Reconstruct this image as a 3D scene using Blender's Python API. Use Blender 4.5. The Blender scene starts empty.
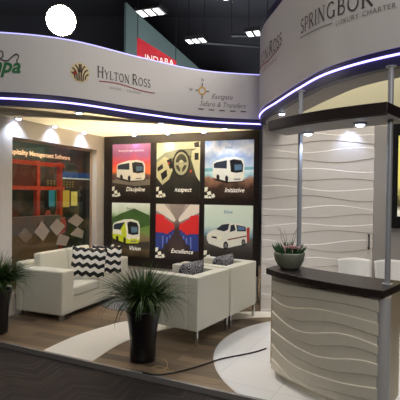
import bpy, math, random
from mathutils import Vector, Matrix
random.seed(7)
S = bpy.context.scene
COL = S.collection
PI = math.pi

# ------------------------------------------------------------------ camera
cam = bpy.data.objects.new('camera', bpy.data.cameras.new('camera'))
COL.objects.link(cam)
cam.data.sensor_width = 36; cam.data.lens = 36*440/400; cam.data.clip_end = 200
pit, rol = math.radians(-0.91), math.radians(0.66)
fw = Vector((0, math.cos(pit), math.sin(pit))); rt = Vector((1, 0, 0)); up = rt.cross(fw)
r2 = math.cos(rol)*rt + math.sin(rol)*up; u2 = math.cos(rol)*up - math.sin(rol)*rt
M = Matrix((r2, u2, -fw)).transposed().to_4x4(); M.translation = (0, 0, 1.7)
cam.matrix_world = M
S.camera = cam
# ------------------------------------------------------------------ world, lights, exposure
S.view_settings.view_transform = 'Standard'; S.view_settings.look = 'None'
S.view_settings.exposure = 0.0; S.view_settings.gamma = 1.0; S.view_settings.use_curve_mapping = False
w = bpy.data.worlds.new('world'); S.world = w; w.use_nodes = True
w.node_tree.nodes['Background'].inputs[0].default_value = (0.5, 0.55, 0.6, 1)
w.node_tree.nodes['Background'].inputs[1].default_value = 0.03

def light(kind, loc, target, energy, color, size=1.0, size_y=None, spot=60, blend=0.6, radius=0.05):
    d = bpy.data.lights.new('light', kind); d.energy = energy; d.color = color
    if kind == 'AREA':
        d.size = size
        if size_y: d.shape = 'RECTANGLE'; d.size_y = size_y
    else:
        d.shadow_soft_size = radius
    if kind == 'SPOT': d.spot_size = math.radians(spot); d.spot_blend = blend
    o = bpy.data.objects.new('light', d); COL.objects.link(o); o.location = loc
    o.rotation_euler = (Vector(target)-Vector(loc)).to_track_quat('-Z', 'Y').to_euler()
    return o
light('AREA', (1.2, 1.6, 7.5), (0.4, 5.0, 1.0), 112, (1.0, 0.97, 0.94), 3.0)      # hall lighting over the aisle
light('AREA', (0.8, -2.2, 3.6), (0.6, 4.5, 0.7), 85, (1.0, 0.97, 0.93), 2.2, 1.0)    # low frontal fill, added to brighten the counter front
light('AREA', (-4.5, 2.2, 7.0), (-1.0, 6, 1.5), 30, (1.0, 0.97, 0.94), 2.0)
light('AREA', (-0.6, 6.85, 4.1), (-0.7, 6.9, 2.7), 300, (1.0, 0.92, 0.80), 1.4, 0.8).data.spread = math.radians(105)  # floods lighting the fabric ceiling from above
light('AREA', (2.1, 4.9, 5.2), (2.0, 5.4, 2.0), 90, (1.0, 0.95, 0.86), 1.6)          # unseen light added inside the round tower to brighten wall and counter
light('AREA', (0, 14, 2.0), (0, 16, 12), 2200, (0.92, 0.95, 1.0), 6.0)               # uplight hidden behind the stand, added to lift the dark hall roof

# ------------------------------------------------------------------ materials
def srgb(r, g, b):
    f = lambda c: (c/255/12.92) if c/255 <= 0.04045 else ((c/255+0.055)/1.055)**2.4
    return (f(r), f(g), f(b), 1)
def nmat(name):
    m = bpy.data.materials.new(name); m.use_nodes = True
    return m, m.node_tree.nodes, m.node_tree.links, m.node_tree.nodes['Principled BSDF']
def mat(name, col, rough=0.6, metal=0.0, noise=0.0, nscale=20, bump=0.0, emit=0.0, spec=0.5, ecol=None):
    m, N, L, P = nmat(name)
    P.inputs['Roughness'].default_value = rough; P.inputs['Metallic'].default_value = metal
    P.inputs['Specular IOR Level'].default_value = spec
    P.inputs['Base Color'].default_value = col
    tc = N.new('ShaderNodeTexCoord'); nz = N.new('ShaderNodeTexNoise'); nz.inputs['Scale'].default_value = nscale
    nz.inputs['Detail'].default_value = 4
    L.new(tc.outputs['Object'], nz.inputs['Vector'])
    if noise:
        mr = N.new('ShaderNodeMapRange'); mr.inputs['To Min'].default_value = 1-noise; mr.inputs['To Max'].default_value = 1+noise
        mx = N.new('ShaderNodeMix'); mx.data_type = 'RGBA'; mx.blend_type = 'MULTIPLY'; mx.inputs['Factor'].default_value = 1
        mx.inputs['A'].default_value = col
        L.new(nz.outputs['Fac'], mr.inputs['Value']); L.new(mr.outputs[0], mx.inputs['B']); L.new(mx.outputs['Result'], P.inputs['Base Color'])
    if bump:
        b = N.new('ShaderNodeBump'); b.inputs['Strength'].default_value = bump; b.inputs['Distance'].default_value = 0.01
        L.new(nz.outputs['Fac'], b.inputs['Height']); L.new(b.outputs[0], P.inputs['Normal'])
    if emit:
        P.inputs['Emission Color'].default_value = ecol or col; P.inputs['Emission Strength'].default_value = emit
    return m
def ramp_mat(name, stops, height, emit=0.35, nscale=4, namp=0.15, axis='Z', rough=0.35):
    """printed picture: a vertical gradient with cloudy variation"""
    m, N, L, P = nmat(name)
    tc = N.new('ShaderNodeTexCoord'); sp = N.new('ShaderNodeSeparateXYZ'); L.new(tc.outputs['Object'], sp.inputs[0])
    nz = N.new('ShaderNodeTexNoise'); nz.inputs['Scale'].default_value = nscale; nz.inputs['Detail'].default_value = 6
    L.new(tc.outputs['Object'], nz.inputs['Vector'])
    a = N.new('ShaderNodeMath'); a.operation = 'DIVIDE'; a.inputs[1].default_value = height; L.new(sp.outputs[axis], a.inputs[0])
    b = N.new('ShaderNodeMath'); b.operation = 'MULTIPLY_ADD'; b.inputs[1].default_value = namp*2; L.new(nz.outputs['Fac'], b.inputs[0])
    L.new(a.outputs[0], b.inputs[2])
    c = N.new('ShaderNodeMath'); c.operation = 'SUBTRACT'; c.inputs[1].default_value = namp; L.new(b.outputs[0], c.inputs[0])
    r = N.new('ShaderNodeValToRGB'); L.new(c.outputs[0], r.inputs[0])
    el = r.color_ramp.elements
    while len(el) > 1: el.remove(el[-1])
    el[0].position = stops[0][0]; el[0].color = stops[0][1]
    for p, cc in stops[1:]:
        e = el.new(p); e.color = cc
    L.new(r.outputs[0], P.inputs['Base Color']); P.inputs['Roughness'].default_value = rough
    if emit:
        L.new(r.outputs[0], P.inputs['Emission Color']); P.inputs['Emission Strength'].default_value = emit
    return m

white_paint = mat('white_paint', srgb(214, 208, 200), 0.65, noise=0.03)
fascia_white = mat('fascia_white', srgb(212, 207, 203), 0.5, noise=0.02, nscale=3)
grey_paint = mat('grey_paint', srgb(165, 160, 156), 0.6, noise=0.03)
beige_paint = mat('beige_paint', srgb(200, 193, 160), 0.7, noise=0.03)
black_board = mat('black_board', srgb(34, 27, 25), 0.35, noise=0.2)
wave_white = mat('wave_white', srgb(228, 221, 214), 0.45, noise=0.03)
wave_counter = mat('wave_counter', srgb(236, 228, 208), 0.4, noise=0.04)
espresso = mat('espresso_wood', srgb(46, 36, 33), 0.4, noise=0.3, nscale=14)
column_mat = mat('satin_grey', srgb(200, 197, 195), 0.35, noise=0.02)
side_beige = mat('side_beige', srgb(200, 182, 150), 0.5, noise=0.05)
steel = mat('brushed_steel', srgb(182, 183, 186), 0.4, 0.25, noise=0.05)
chrome = mat('chrome', srgb(210, 210, 210), 0.12, 1.0)
leather = mat('cream_leather', srgb(216, 213, 196), 0.42, noise=0.03, nscale=60, bump=0.08)
leather_seam = mat('leather_seam', srgb(150, 143, 120), 0.6)
pot_black = mat('pot_black', srgb(22, 20, 21), 0.28, noise=0.1)
soil = mat('soil', srgb(45, 34, 25), 0.95, noise=0.4, nscale=60, bump=0.6)
rim_led_tint = mat('rim_led_tint', srgb(44, 40, 74), 0.45, noise=0.05)  # blue of the LED glow is put into the dark rim colour
led_blue = mat('led_blue', (0.55, 0.5, 1, 1), 0.5, emit=4, ecol=(0.36, 0.30, 1.0, 1))
led_soft = mat('led_soft', (0.6, 0.6, 1, 1), 0.5, emit=1.2, ecol=(0.42, 0.40, 1.0, 1))
lamp_face = mat('lamp_face', (0.9, 0.95, 1, 1), 0.4, emit=12, ecol=(0.62, 0.72, 1.0, 1))
flood_face = mat('flood_face', (1, 1, 1, 1), 0.4, emit=60, ecol=(1.0, 0.9, 0.78, 1))
tube_face = mat('tube_face', (1, 1, 1, 1), 0.4, emit=.9, ecol=(1.0, 0.97, 0.85, 1))
fixture_metal = mat('fixture_metal', srgb(190, 190, 195), 0.35, 0.9, noise=0.05)
dark_metal = mat('dark_metal', srgb(30, 30, 32), 0.5, 0.5, noise=0.1)
ink_dark = mat('ink_dark', srgb(74, 64, 62), 0.6, noise=0.05)
ink_grey = mat('ink_grey', srgb(120, 108, 104), 0.6, noise=0.05)
ink_red = mat('ink_red', srgb(150, 42, 40), 0.6, noise=0.05)
ink_green = mat('ink_green', srgb(34, 112, 62), 0.6, noise=0.05)
ink_gold = mat('ink_gold', srgb(205, 160, 70), 0.6, noise=0.1)
cable_black = mat('cable_black', srgb(22, 22, 24), 0.5, noise=0.1)
cable_tan = mat('cable_tan', srgb(190, 160, 110), 0.5, noise=0.1)
plastic_white = mat('plastic_white', srgb(222, 220, 216), 0.35, noise=0.02)
hall_dark = mat('hall_dark', srgb(66, 66, 72), 0.9, noise=0.3, nscale=0.4)
hall_teal = mat('hall_teal', srgb(62, 76, 74), 0.8, noise=0.3, nscale=0.8)
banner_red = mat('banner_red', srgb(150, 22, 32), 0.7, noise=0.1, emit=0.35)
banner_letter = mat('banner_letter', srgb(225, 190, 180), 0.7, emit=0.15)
floor_vinyl = mat('floor_vinyl_cream', srgb(243, 238, 224), 0.4, noise=0.03, nscale=5)

# polished disc: pale squares with faint seams
floor_disc, N, L, P = nmat('floor_vinyl_disc')
tc = N.new('ShaderNodeTexCoord'); br = N.new('ShaderNodeTexBrick'); L.new(tc.outputs['Object'], br.inputs['Vector'])
mp = N.new('ShaderNodeMapping'); mp.inputs['Rotation'].default_value = (0, 0, 0.5); L.new(tc.outputs['Object'], mp.inputs[0]); L.new(mp.outputs[0], br.inputs['Vector'])
br.offset = 0; br.inputs['Scale'].default_value = 1; br.inputs['Brick Width'].default_value = 0.6; br.inputs['Row Height'].default_value = 0.6
br.inputs['Mortar Size'].default_value = 0.003; br.inputs['Color1'].default_value = srgb(240, 239, 236); br.inputs['Color2'].default_value = srgb(234, 233, 231)
br.inputs['Mortar'].default_value = srgb(206, 204, 202)
L.new(br.outputs['Color'], P.inputs['Base Color']); P.inputs['Roughness'].default_value = 0.28

# oak laminate planks
wood_floor, N, L, P = nmat('oak_planks')
tc = N.new('ShaderNodeTexCoord'); mp = N.new('ShaderNodeMapping'); mp.inputs['Rotation'].default_value = (0, 0, math.radians(22.4))
L.new(tc.outputs['Object'], mp.inputs[0])
br = N.new('ShaderNodeTexBrick'); L.new(mp.outputs[0], br.inputs['Vector'])
br.inputs['Scale'].default_value = 1; br.inputs['Brick Width'].default_value = 0.95; br.inputs['Row Height'].default_value = 0.13
br.inputs['Mortar Size'].default_value = 0.0015; br.inputs['Color1'].default_value = srgb(144, 122, 94); br.inputs['Color2'].default_value = srgb(84, 70, 54)
br.inputs['Mortar'].default_value = srgb(60, 48, 38); br.offset = 0.37
mp2 = N.new('ShaderNodeMapping'); mp2.inputs['Rotation'].default_value = (0, 0, math.radians(22.4)); mp2.inputs['Scale'].default_value = (2, 26, 1)
L.new(tc.outputs['Object'], mp2.inputs[0])
nz = N.new('ShaderNodeTexNoise'); nz.inputs['Scale'].default_value = 1; nz.inputs['Detail'].default_value = 6; L.new(mp2.outputs[0], nz.inputs['Vector'])
mr = N.new('ShaderNodeMapRange'); mr.inputs['To Min'].default_value = 0.65; mr.inputs['To Max'].default_value = 1.35; L.new(nz.outputs['Fac'], mr.inputs['Value'])
mx = N.new('ShaderNodeMix'); mx.data_type = 'RGBA'; mx.blend_type = 'MULTIPLY'; mx.inputs['Factor'].default_value = 1
L.new(br.outputs['Color'], mx.inputs['A']); L.new(mr.outputs[0], mx.inputs['B']); L.new(mx.outputs['Result'], P.inputs['Base Color'])
P.inputs['Roughness'].default_value = 0.42

# dark brown herringbone aisle carpet
carpet, N, L, P = nmat('aisle_carpet')
tc = N.new('ShaderNodeTexCoord'); mp = N.new('ShaderNodeMapping'); mp.inputs['Rotation'].default_value = (0, 0, math.radians(-30)); L.new(tc.outputs['Object'], mp.inputs[0])
sp = N.new('ShaderNodeSeparateXYZ'); L.new(mp.outputs[0], sp.inputs[0])
pp = N.new('ShaderNodeMath'); pp.operation = 'PINGPONG'; pp.inputs[1].default_value = 0.25; L.new(sp.outputs['X'], pp.inputs[0])
ad = N.new('ShaderNodeMath'); ad.operation = 'ADD'; L.new(pp.outputs[0], ad.inputs[0]); L.new(sp.outputs['Y'], ad.inputs[1])
cb = N.new('ShaderNodeCombineXYZ'); L.new(ad.outputs[0], cb.inputs['Y']); L.new(pp.outputs[0], cb.inputs['X'])
m3 = N.new('ShaderNodeMapping'); m3.inputs['Scale'].default_value = (2.5, 22, 1); L.new(cb.outputs[0], m3.inputs[0])
nz = N.new('ShaderNodeTexNoise'); nz.inputs['Scale'].default_value = 1; nz.inputs['Detail'].default_value = 3; L.new(m3.outputs[0], nz.inputs['Vector'])
rr = N.new('ShaderNodeValToRGB'); rr.color_ramp.elements[0].position = 0.42; rr.color_ramp.elements[1].position = 0.66
rr.color_ramp.elements[0].color = srgb(40, 34, 31); rr.color_ramp.elements[1].color = srgb(60, 51, 45)
L.new(nz.outputs['Fac'], rr.inputs[0]); L.new(rr.outputs[0], P.inputs['Base Color']); P.inputs['Roughness'].default_value = 0.9

# translucent ceiling fabric
fabric_ceiling, N, L, P = nmat('ceiling_fabric')
tr = N.new('ShaderNodeBsdfTranslucent'); tr.inputs[0].default_value = srgb(255, 246, 225)
di = N.new('ShaderNodeBsdfDiffuse'); di.inputs[0].default_value = srgb(235, 226, 205)
ms = N.new('ShaderNodeMixShader'); ms.inputs[0].default_value = 0.55
L.new(di.outputs[0], ms.inputs[1]); L.new(tr.outputs[0], ms.inputs[2]); L.new(ms.outputs[0], N['Material Output'].inputs[0])

# glass pane
glass, N, L, P = nmat('glass')
tp = N.new('ShaderNodeBsdfTransparent'); tp.inputs[0].default_value = (0.92, 0.94, 0.92, 1)
gl = N.new('ShaderNodeBsdfGlossy'); gl.inputs['Roughness'].default_value = 0.03
fc = N.new('ShaderNodeLayerWeight'); pw = N.new('ShaderNodeMath'); pw.operation = 'POWER'; pw.inputs[1].default_value = 4; L.new(fc.outputs['Facing'], pw.inputs[0])
fr = N.new('ShaderNodeMath'); fr.operation = 'MULTIPLY_ADD'; fr.inputs[1].default_value = 0.5; fr.inputs[2].default_value = 0.025; L.new(pw.outputs[0], fr.inputs[0])
ms = N.new('ShaderNodeMixShader'); L.new(fr.outputs[0], ms.inputs[0]); L.new(tp.outputs[0], ms.inputs[1]); L.new(gl.outputs[0], ms.inputs[2])
L.new(ms.outputs[0], N['Material Output'].inputs[0])
frost = mat('frosted_film', srgb(150, 140, 132), 0.5, noise=0.05)
frost_pale, N, L, P = nmat('frosted_film_thin'); P.inputs['Base Color'].default_value = srgb(170, 150, 130); P.inputs['Alpha'].default_value = 0.4

# chevron fabric
chevron, N, L, P = nmat('chevron_fabric')
tc = N.new('ShaderNodeTexCoord'); sp = N.new('ShaderNodeSeparateXYZ'); L.new(tc.outputs['Object'], sp.inputs[0])
pp = N.new('ShaderNodeMath'); pp.operation = 'PINGPONG'; pp.inputs[1].default_value = 0.058; L.new(sp.outputs['X'], pp.inputs[0])
sc = N.new('ShaderNodeMath'); sc.operation = 'MULTIPLY_ADD'; sc.inputs[1].default_value = 0.62; L.new(pp.outputs[0], sc.inputs[0]); L.new(sp.outputs['Z'], sc.inputs[2])
dv = N.new('ShaderNodeMath'); dv.operation = 'DIVIDE'; dv.inputs[1].default_value = 0.118; L.new(sc.outputs[0], dv.inputs[0])
fr = N.new('ShaderNodeMath'); fr.operation = 'FRACT'; L.new(dv.outputs[0], fr.inputs[0])
gt = N.new('ShaderNodeMath'); gt.operation = 'GREATER_THAN'; gt.inputs[1].default_value = 0.5; L.new(fr.outputs[0], gt.inputs[0])
mx = N.new('ShaderNodeMix'); mx.data_type = 'RGBA'; mx.inputs['A'].default_value = srgb(226, 221, 210); mx.inputs['B'].default_value = srgb(18, 17, 18)
L.new(gt.outputs[0], mx.inputs['Factor']); L.new(mx.outputs['Result'], P.inputs['Base Color']); P.inputs['Roughness'].default_value = 0.85

# black and white scroll pattern
damask, N, L, P = nmat('scroll_fabric')
tc = N.new('ShaderNodeTexCoord')
wv = N.new('ShaderNodeTexVoronoi'); wv.feature = 'F1'; wv.inputs['Scale'].default_value = 15; L.new(tc.outputs['Object'], wv.inputs['Vector'])
mm = N.new('ShaderNodeMath'); mm.operation = 'MULTIPLY'; mm.inputs[1].default_value = 4.6; L.new(wv.outputs['Distance'], mm.inputs[0])
ff = N.new('ShaderNodeMath'); ff.operation = 'FRACT'; L.new(mm.outputs[0], ff.inputs[0])
gt = N.new('ShaderNodeMath'); gt.operation = 'GREATER_THAN'; gt.inputs[1].default_value = 0.55; L.new(ff.outputs[0], gt.inputs[0])
mx = N.new('ShaderNodeMix'); mx.data_type = 'RGBA'; mx.inputs['A'].default_value = srgb(30, 30, 34); mx.inputs['B'].default_value = srgb(175, 172, 172)
L.new(gt.outputs[0], mx.inputs['Factor']); L.new(mx.outputs['Result'], P.inputs['Base Color']); P.inputs['Roughness'].default_value = 0.85

# zebra-like striped rug
rug_mat, N, L, P = nmat('striped_rug')
tc = N.new('ShaderNodeTexCoord'); wv = N.new('ShaderNodeTexWave'); wv.inputs['Scale'].default_value = 9; wv.inputs['Distortion'].default_value = 6
L.new(tc.outputs['Object'], wv.inputs['Vector']); rr = N.new('ShaderNodeValToRGB')
rr.color_ramp.elements[0].color = srgb(40, 40, 44); rr.color_ramp.elements[1].color = srgb(165, 168, 172)
L.new(wv.outputs['Fac'], rr.inputs[0]); L.new(rr.outputs[0], P.inputs['Base Color']); P.inputs['Roughness'].default_value = 0.7

leafs = []
leaf_mat, N, L, P = nmat('grass_leaf')
tc = N.new('ShaderNodeTexCoord'); nz = N.new('ShaderNodeTexNoise'); nz.inputs['Scale'].default_value = 14; L.new(tc.outputs['Object'], nz.inputs['Vector'])
rr = N.new('ShaderNodeValToRGB'); rr.color_ramp.elements[0].position = 0.35; rr.color_ramp.elements[1].position = 0.7
rr.color_ramp.elements[0].color = srgb(22, 50, 16); rr.color_ramp.elements[1].color = srgb(74, 102, 38)
L.new(nz.outputs['Fac'], rr.inputs[0]); L.new(rr.outputs[0], P.inputs['Base Color']); P.inputs['Roughness'].default_value = 0.45
succ_mat = mat('succulent_leaf', srgb(48, 86, 44), 0.45, noise=0.35, nscale=30)
bloom_mat = mat('bloom_pink', srgb(232, 186, 184), 0.6, noise=0.2, nscale=60)
twig_mat = mat('twig', srgb(96, 74, 56), 0.8, noise=0.2)
bowl_mat = mat('bowl_stone', srgb(128, 130, 112), 0.55, noise=0.25, nscale=25, bump=0.2)

# ------------------------------------------------------------------ mesh builder
class MB:
    def __init__(s): s.v = []; s.f = []; s.m = []; s.T = Matrix.Identity(4)
    def add(s, vs, fs, mi=0):
        n = len(s.v); s.v += [tuple(s.T @ Vector(p)) for p in vs]; s.f += [tuple(i+n for i in f) for f in fs]; s.m += [mi]*len(fs); return s
    def box(s, a, b, mi=0):
        (x0, y0, z0), (x1, y1, z1) = a, b
        return s.add([(x0,y0,z0),(x1,y0,z0),(x1,y1,z0),(x0,y1,z0),(x0,y0,z1),(x1,y0,z1),(x1,y1,z1),(x0,y1,z1)],
                     [(0,3,2,1),(4,5,6,7),(0,1,5,4),(1,2,6,5),(2,3,7,6),(3,0,4,7)], mi)
    def prism(s, poly, z0, z1, mi=0):
        n = len(poly); ar = sum(poly[i][0]*poly[(i+1)%n][1]-poly[(i+1)%n][0]*poly[i][1] for i in range(n))
        if ar < 0: poly = poly[::-1]
        vs = [(p[0], p[1], z0) for p in poly]+[(p[0], p[1], z1) for p in poly]
        fs = [tuple(range(n-1, -1, -1)), tuple(range(n, 2*n))]+[(i, (i+1)%n, n+(i+1)%n, n+i) for i in range(n)]
        return s.add(vs, fs, mi)
    def tube(s, path, r, seg=8, mi=0, cap=True):
        P = [Vector(p) for p in path]; n = len(P); R = r if isinstance(r, (list, tuple)) else [r]*n
        vs, fs = [], []; up = Vector((0, 0, 1)); prev = None
        for i in range(n):
            t = (P[min(i+1, n-1)]-P[max(i-1, 0)]).normalized()
            a = t.cross(up if abs(t.z) < 0.95 else Vector((1, 0, 0))).normalized() if prev is None else (prev-t*prev.dot(t)).normalized()
            prev = a; b = t.cross(a)
            for k in range(seg):
                q = 2*PI*k/seg; vs.append(P[i]+(a*math.cos(q)+b*math.sin(q))*R[i])
        for i in range(n-1):
            for k in range(seg): fs.append((i*seg+k, i*seg+(k+1)%seg, (i+1)*seg+(k+1)%seg, (i+1)*seg+k))
        if cap: fs += [tuple(range(seg-1, -1, -1)), tuple(range((n-1)*seg, n*seg))]
        return s.add(vs, fs, mi)
    def lathe(s, prof, c=(0, 0, 0), seg=32, mi=0):
        vs, fs = [], []
        for r, z in prof:
            for k in range(seg): q = 2*PI*k/seg; vs.append((c[0]+r*math.cos(q), c[1]+r*math.sin(q), c[2]+z))
        for i in range(len(prof)-1):
            for k in range(seg): fs.append((i*seg+k, i*seg+(k+1)%seg, (i+1)*seg+(k+1)%seg, (i+1)*seg+k))
        if prof[0][0] > 1e-4: fs.append(tuple(range(seg-1, -1, -1)))
        if prof[-1][0] > 1e-4: fs.append(tuple(range((len(prof)-1)*seg, len(prof)*seg)))
        return s.add(vs, fs, mi)
    def grid(s, fn, nu, nv, mi=0):
        vs = [fn(i/nu, j/nv) for j in range(nv+1) for i in range(nu+1)]
        fs = [(j*(nu+1)+i, j*(nu+1)+i+1, (j+1)*(nu+1)+i+1, (j+1)*(nu+1)+i) for j in range(nv) for i in range(nu)]
        return s.add(vs, fs, mi)
    def pillow(s, w, h, t, n=18):
        for sg in (1, -1):
            def fn(u, v):
                a, b = 2*u-1, 2*v-1
                if sg < 0: a = -a
                th = t*0.5*((1-abs(a)**3)*(1-abs(b)**3))**0.5
                return (a*w/2*(1-0.07*(1-b*b)), -sg*th, b*h/2*(1-0.07*(1-a*a))+h/2)
            s.grid(fn, n, n)
        return s
    def build(s, name, mats, parent=None, smooth=False, bevel=0, world=False, seg=3, solid=0):
        me = bpy.data.meshes.new(name)
        vs = s.v
        if world and parent is not None:
            inv = TM[parent.name].inverted(); vs = [tuple(inv @ Vector(p)) for p in vs]
        me.from_pydata(vs, [], s.f)
        for m in (mats if isinstance(mats, (list, tuple)) else [mats]): me.materials.append(m)
        me.polygons.foreach_set('material_index', s.m)
        if smooth or bevel: me.polygons.foreach_set('use_smooth', [True]*len(s.f))
        me.update()
        o = bpy.data.objects.new(name, me); COL.objects.link(o)
        if parent is not None: o.parent = parent; TM[o.name] = TM[parent.name]
        if bevel:
            b = o.modifiers.new('bevel', 'BEVEL'); b.width = bevel; b.segments = seg; b.harden_normals = True; b.limit_method = 'ANGLE'
        if solid:
            q = o.modifiers.new('solid', 'SOLIDIFY'); q.thickness = solid
        return o
TM = {}
def thing(name, label, cat, loc=(0, 0, 0), rz=0, group=None):
    o = bpy.data.objects.new(name, None); COL.objects.link(o); o.empty_display_size = 0.1
    o.location = loc; o.rotation_euler = (0, 0, rz); o['label'] = label; o['category'] = cat
    if group: o['group'] = group
    TM[o.name] = Matrix.Translation(loc) @ Matrix.Rotation(rz, 4, 'Z')
    return o
def tag(o, label, cat, group=None):
    o['label'] = label; o['category'] = cat
    if group: o['group'] = group
    return o
def struct(o): o['kind'] = 'structure'; return o
def dup(root, loc, rz, label, group=None):
    r = root.copy(); COL.objects.link(r); r.location = loc; r.rotation_euler = (0, 0, rz); r['label'] = label
    if group: r['group'] = group
    TM[r.name] = Matrix.Translation(loc) @ Matrix.Rotation(rz, 4, 'Z')
    for ch in list(root.children):
        c = ch.copy(); COL.objects.link(c); c.parent = r
        for g in list(ch.children):
            d = g.copy(); COL.objects.link(d); d.parent = c
    return r
def sub(o, part):  # re-parent helper for sub-parts sharing the same frame
    o.parent = part; return o

def catmull(P, n=12):
    P = [Vector(p) for p in P]; P = [2*P[0]-P[1]]+P+[2*P[-1]-P[-2]]; o = []
    for i in range(1, len(P)-2):
        for k in range(n):
            t = k/n; a, b, c, d = P[i-1:i+3]
            o.append(0.5*((2*b)+(c-a)*t+(2*a-5*b+4*c-d)*t*t+(3*b-a-3*c+d)*t**3))
    o.append(P[-2]); return o
class Curve:
    def __init__(s, pts, n=14):
        s.p = catmull(pts, n); s.a = [0]
        for a, b in zip(s.p[:-1], s.p[1:]): s.a.append(s.a[-1]+(b-a).length)
    def at(s, d, off=0):
        d = max(0, min(s.a[-1]-1e-6, d))
        i = 0
        while s.a[i+1] < d: i += 1
        t = (d-s.a[i])/(s.a[i+1]-s.a[i]); q = s.p[i].lerp(s.p[i+1], t)
        a = s.p[max(i-1, 0)]; b = s.p[min(i+2, len(s.p)-1)]; T = (b-a).normalized()
        return q+Vector((T.y, -T.x))*off      # off > 0 : right-hand side of travel
def ribbon(mb, cv, s0, s1, n, z0, z1, o0, o1, mi=0):
    """a solid curved band between offsets o0, o1 and heights z0, z1"""
    vs, fs = [], []
    for i in range(n+1):
        d = s0+(s1-s0)*i/n
        a = cv.at(d, o0); b = cv.at(d, o1)
        vs += [(a.x, a.y, z0), (b.x, b.y, z0), (b.x, b.y, z1), (a.x, a.y, z1)]
    for i in range(n):
        k = 4*i
        for j in range(4): fs.append((k+j, k+(j+1) % 4, k+4+(j+1) % 4, k+4+j))
    fs += [(0, 3, 2, 1), (4*n, 4*n+1, 4*n+2, 4*n+3)]
    mb.add(vs, fs, mi)

def text_geo(txt, size, shear=0, bold=0, spacing=1.0, align='LEFT'):
    c = bpy.data.curves.new('t', 'FONT'); c.body = txt; c.size = size; c.shear = shear; c.offset = bold
    c.space_character = spacing; c.align_x = align; c.resolution_u = 2
    o = bpy.data.objects.new('t', c); COL.objects.link(o)
    dg = bpy.context.evaluated_depsgraph_get(); me = bpy.data.meshes.new_from_object(o.evaluated_get(dg))
    vs = [(v.co.x, v.co.y) for v in me.vertices]; fs = [tuple(p.vertices) for p in me.polygons]
    bpy.data.objects.remove(o); bpy.data.curves.remove(c); bpy.data.meshes.remove(me)
    return vs, fs
# a small serif alphabet: strokes (x0,y0,x1,y1,thickness) in a cell of height 1
TK, TH_ = 0.14, 0.06
def arcs(cx, cy, rx, ry, a0, a1, n=12): return [(cx+rx*math.cos(math.radians(a0+(a1-a0)*i/n)), cy+ry*math.sin(math.radians(a0+(a1-a0)*i/n))) for i in range(n+1)]
def glyph(ch):
    st = []   # (polyline, thickness)
    def stem(x, y0=0, y1=1, t=TK, serif=True):
        st.append(([(x, y0), (x, y1)], t))
        if serif:
            st.append(([(x-0.13, y0+0.02), (x+0.13, y0+0.02)], 0.045)); st.append(([(x-0.13, y1-0.02), (x+0.13, y1-0.02)], 0.045))
    if ch == 'H': stem(.15); stem(.7); st.append(([(.15, .52), (.7, .52)], TH_)); wd = .85
    elif ch == 'Y': stem(.38, 0, .5, serif=False); st.append(([(.25, .02), (.51, .02)], .045)); st.append(([(.05, 1), (.38, .48)], TK)); st.append(([(.72, 1), (.38, .48)], TH_)); wd = .76
    elif ch == 'L': stem(.15); st.append(([(.15, .03), (.6, .03), (.62, .2)], TH_)); wd = .64
    elif ch == 'T': stem(.38); st.append(([(.03, .8), (.05, .97), (.71, .97), (.73, .8)], TH_)); wd = .76
    elif ch == 'O': st.append((arcs(.45, .5, .36, .48, 0, 360, 20), .11)); wd = .9
    elif ch == 'N': stem(.14, t=TH_); stem(.74, t=TH_); st.append(([(.1, 1), (.74, 0)], TK)); wd = .88
    elif ch == 'R': stem(.15); st.append(([(.15, .97)]+arcs(.38, .74, .2, .23, 90, -90, 8)+[(.15, .51)], .09)); st.append(([(.35, .5), (.72, 0)], TK)); wd = .74
    elif ch == 'P': stem(.15); st.append(([(.15, .97)]+arcs(.36, .72, .23, .25, 90, -90, 8)+[(.15, .47)], .09)); wd = .66
    elif ch == 'B': stem(.15); st.append(([(.15, .97)]+arcs(.34, .75, .2, .22, 90, -90, 8)+[(.15, .53)], .08)); st.append(([(.15, .52)]+arcs(.38, .27, .23, .25, 90, -90, 8)+[(.15, .02)], .09)); wd = .7
    elif ch == 'S': st.append((arcs(.3, .74, .2, .23, 30, 260, 10)+arcs(.3, .26, .22, .24, 85, -150, 10), .11)); wd = .6
    elif ch == 'I': stem(.18); wd = .36
    elif ch == 'G': st.append((arcs(.46, .5, .36, .48, 45, 315, 16), .11)); st.append(([(.74, .02), (.74, .42)], TK)); st.append(([(.6, .42), (.86, .42)], .045)); wd = .9
    elif ch == 'K': stem(.15); st.append(([(.7, .98), (.2, .45)], TH_)); st.append(([(.32, .55), (.75, 0)], TK)); wd = .76
    else: wd = .4
    return st, wd
def serif_geo(words, gap=0.1):
    """words: list of (string, first cap height, small cap height)"""
    V, F = [], []; x = 0
    for word, cap, small in words:
        for i, ch in enumerate(word):
            h = cap if i == 0 else small; st, wd = glyph(ch)
            for line, t in st:
                for a, b in zip(line[:-1], line[1:]):
                    A = Vector((x+a[0]*h, a[1]*h)); B = Vector((x+b[0]*h, b[1]*h)); d = (B-A)
                    if d.length < 1e-6: continue
                    n = Vector((-d.y, d.x)).normalized()*t*h/2; e = d.normalized()*t*h*0.12
                    k = len(V); V += [tuple(A-n-e), tuple(B-n+e), tuple(B+n+e), tuple(A+n-e)]; F.append((k, k+1, k+2, k+3))
            x += (wd+gap)*h
        x += 0.3*cap
    return V, F, x
def wrap(cv, s0, z0, vs, off=0.004, slope=0):
    out = []
    for x, y in vs:
        p = cv.at(s0+x, off); out.append((p.x, p.y, z0+y+slope*x))
    return out
def poly2(mb, pts, fn, mi=0):
    mb.add([fn(*p) for p in pts], [tuple(range(len(pts)))], mi)

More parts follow.
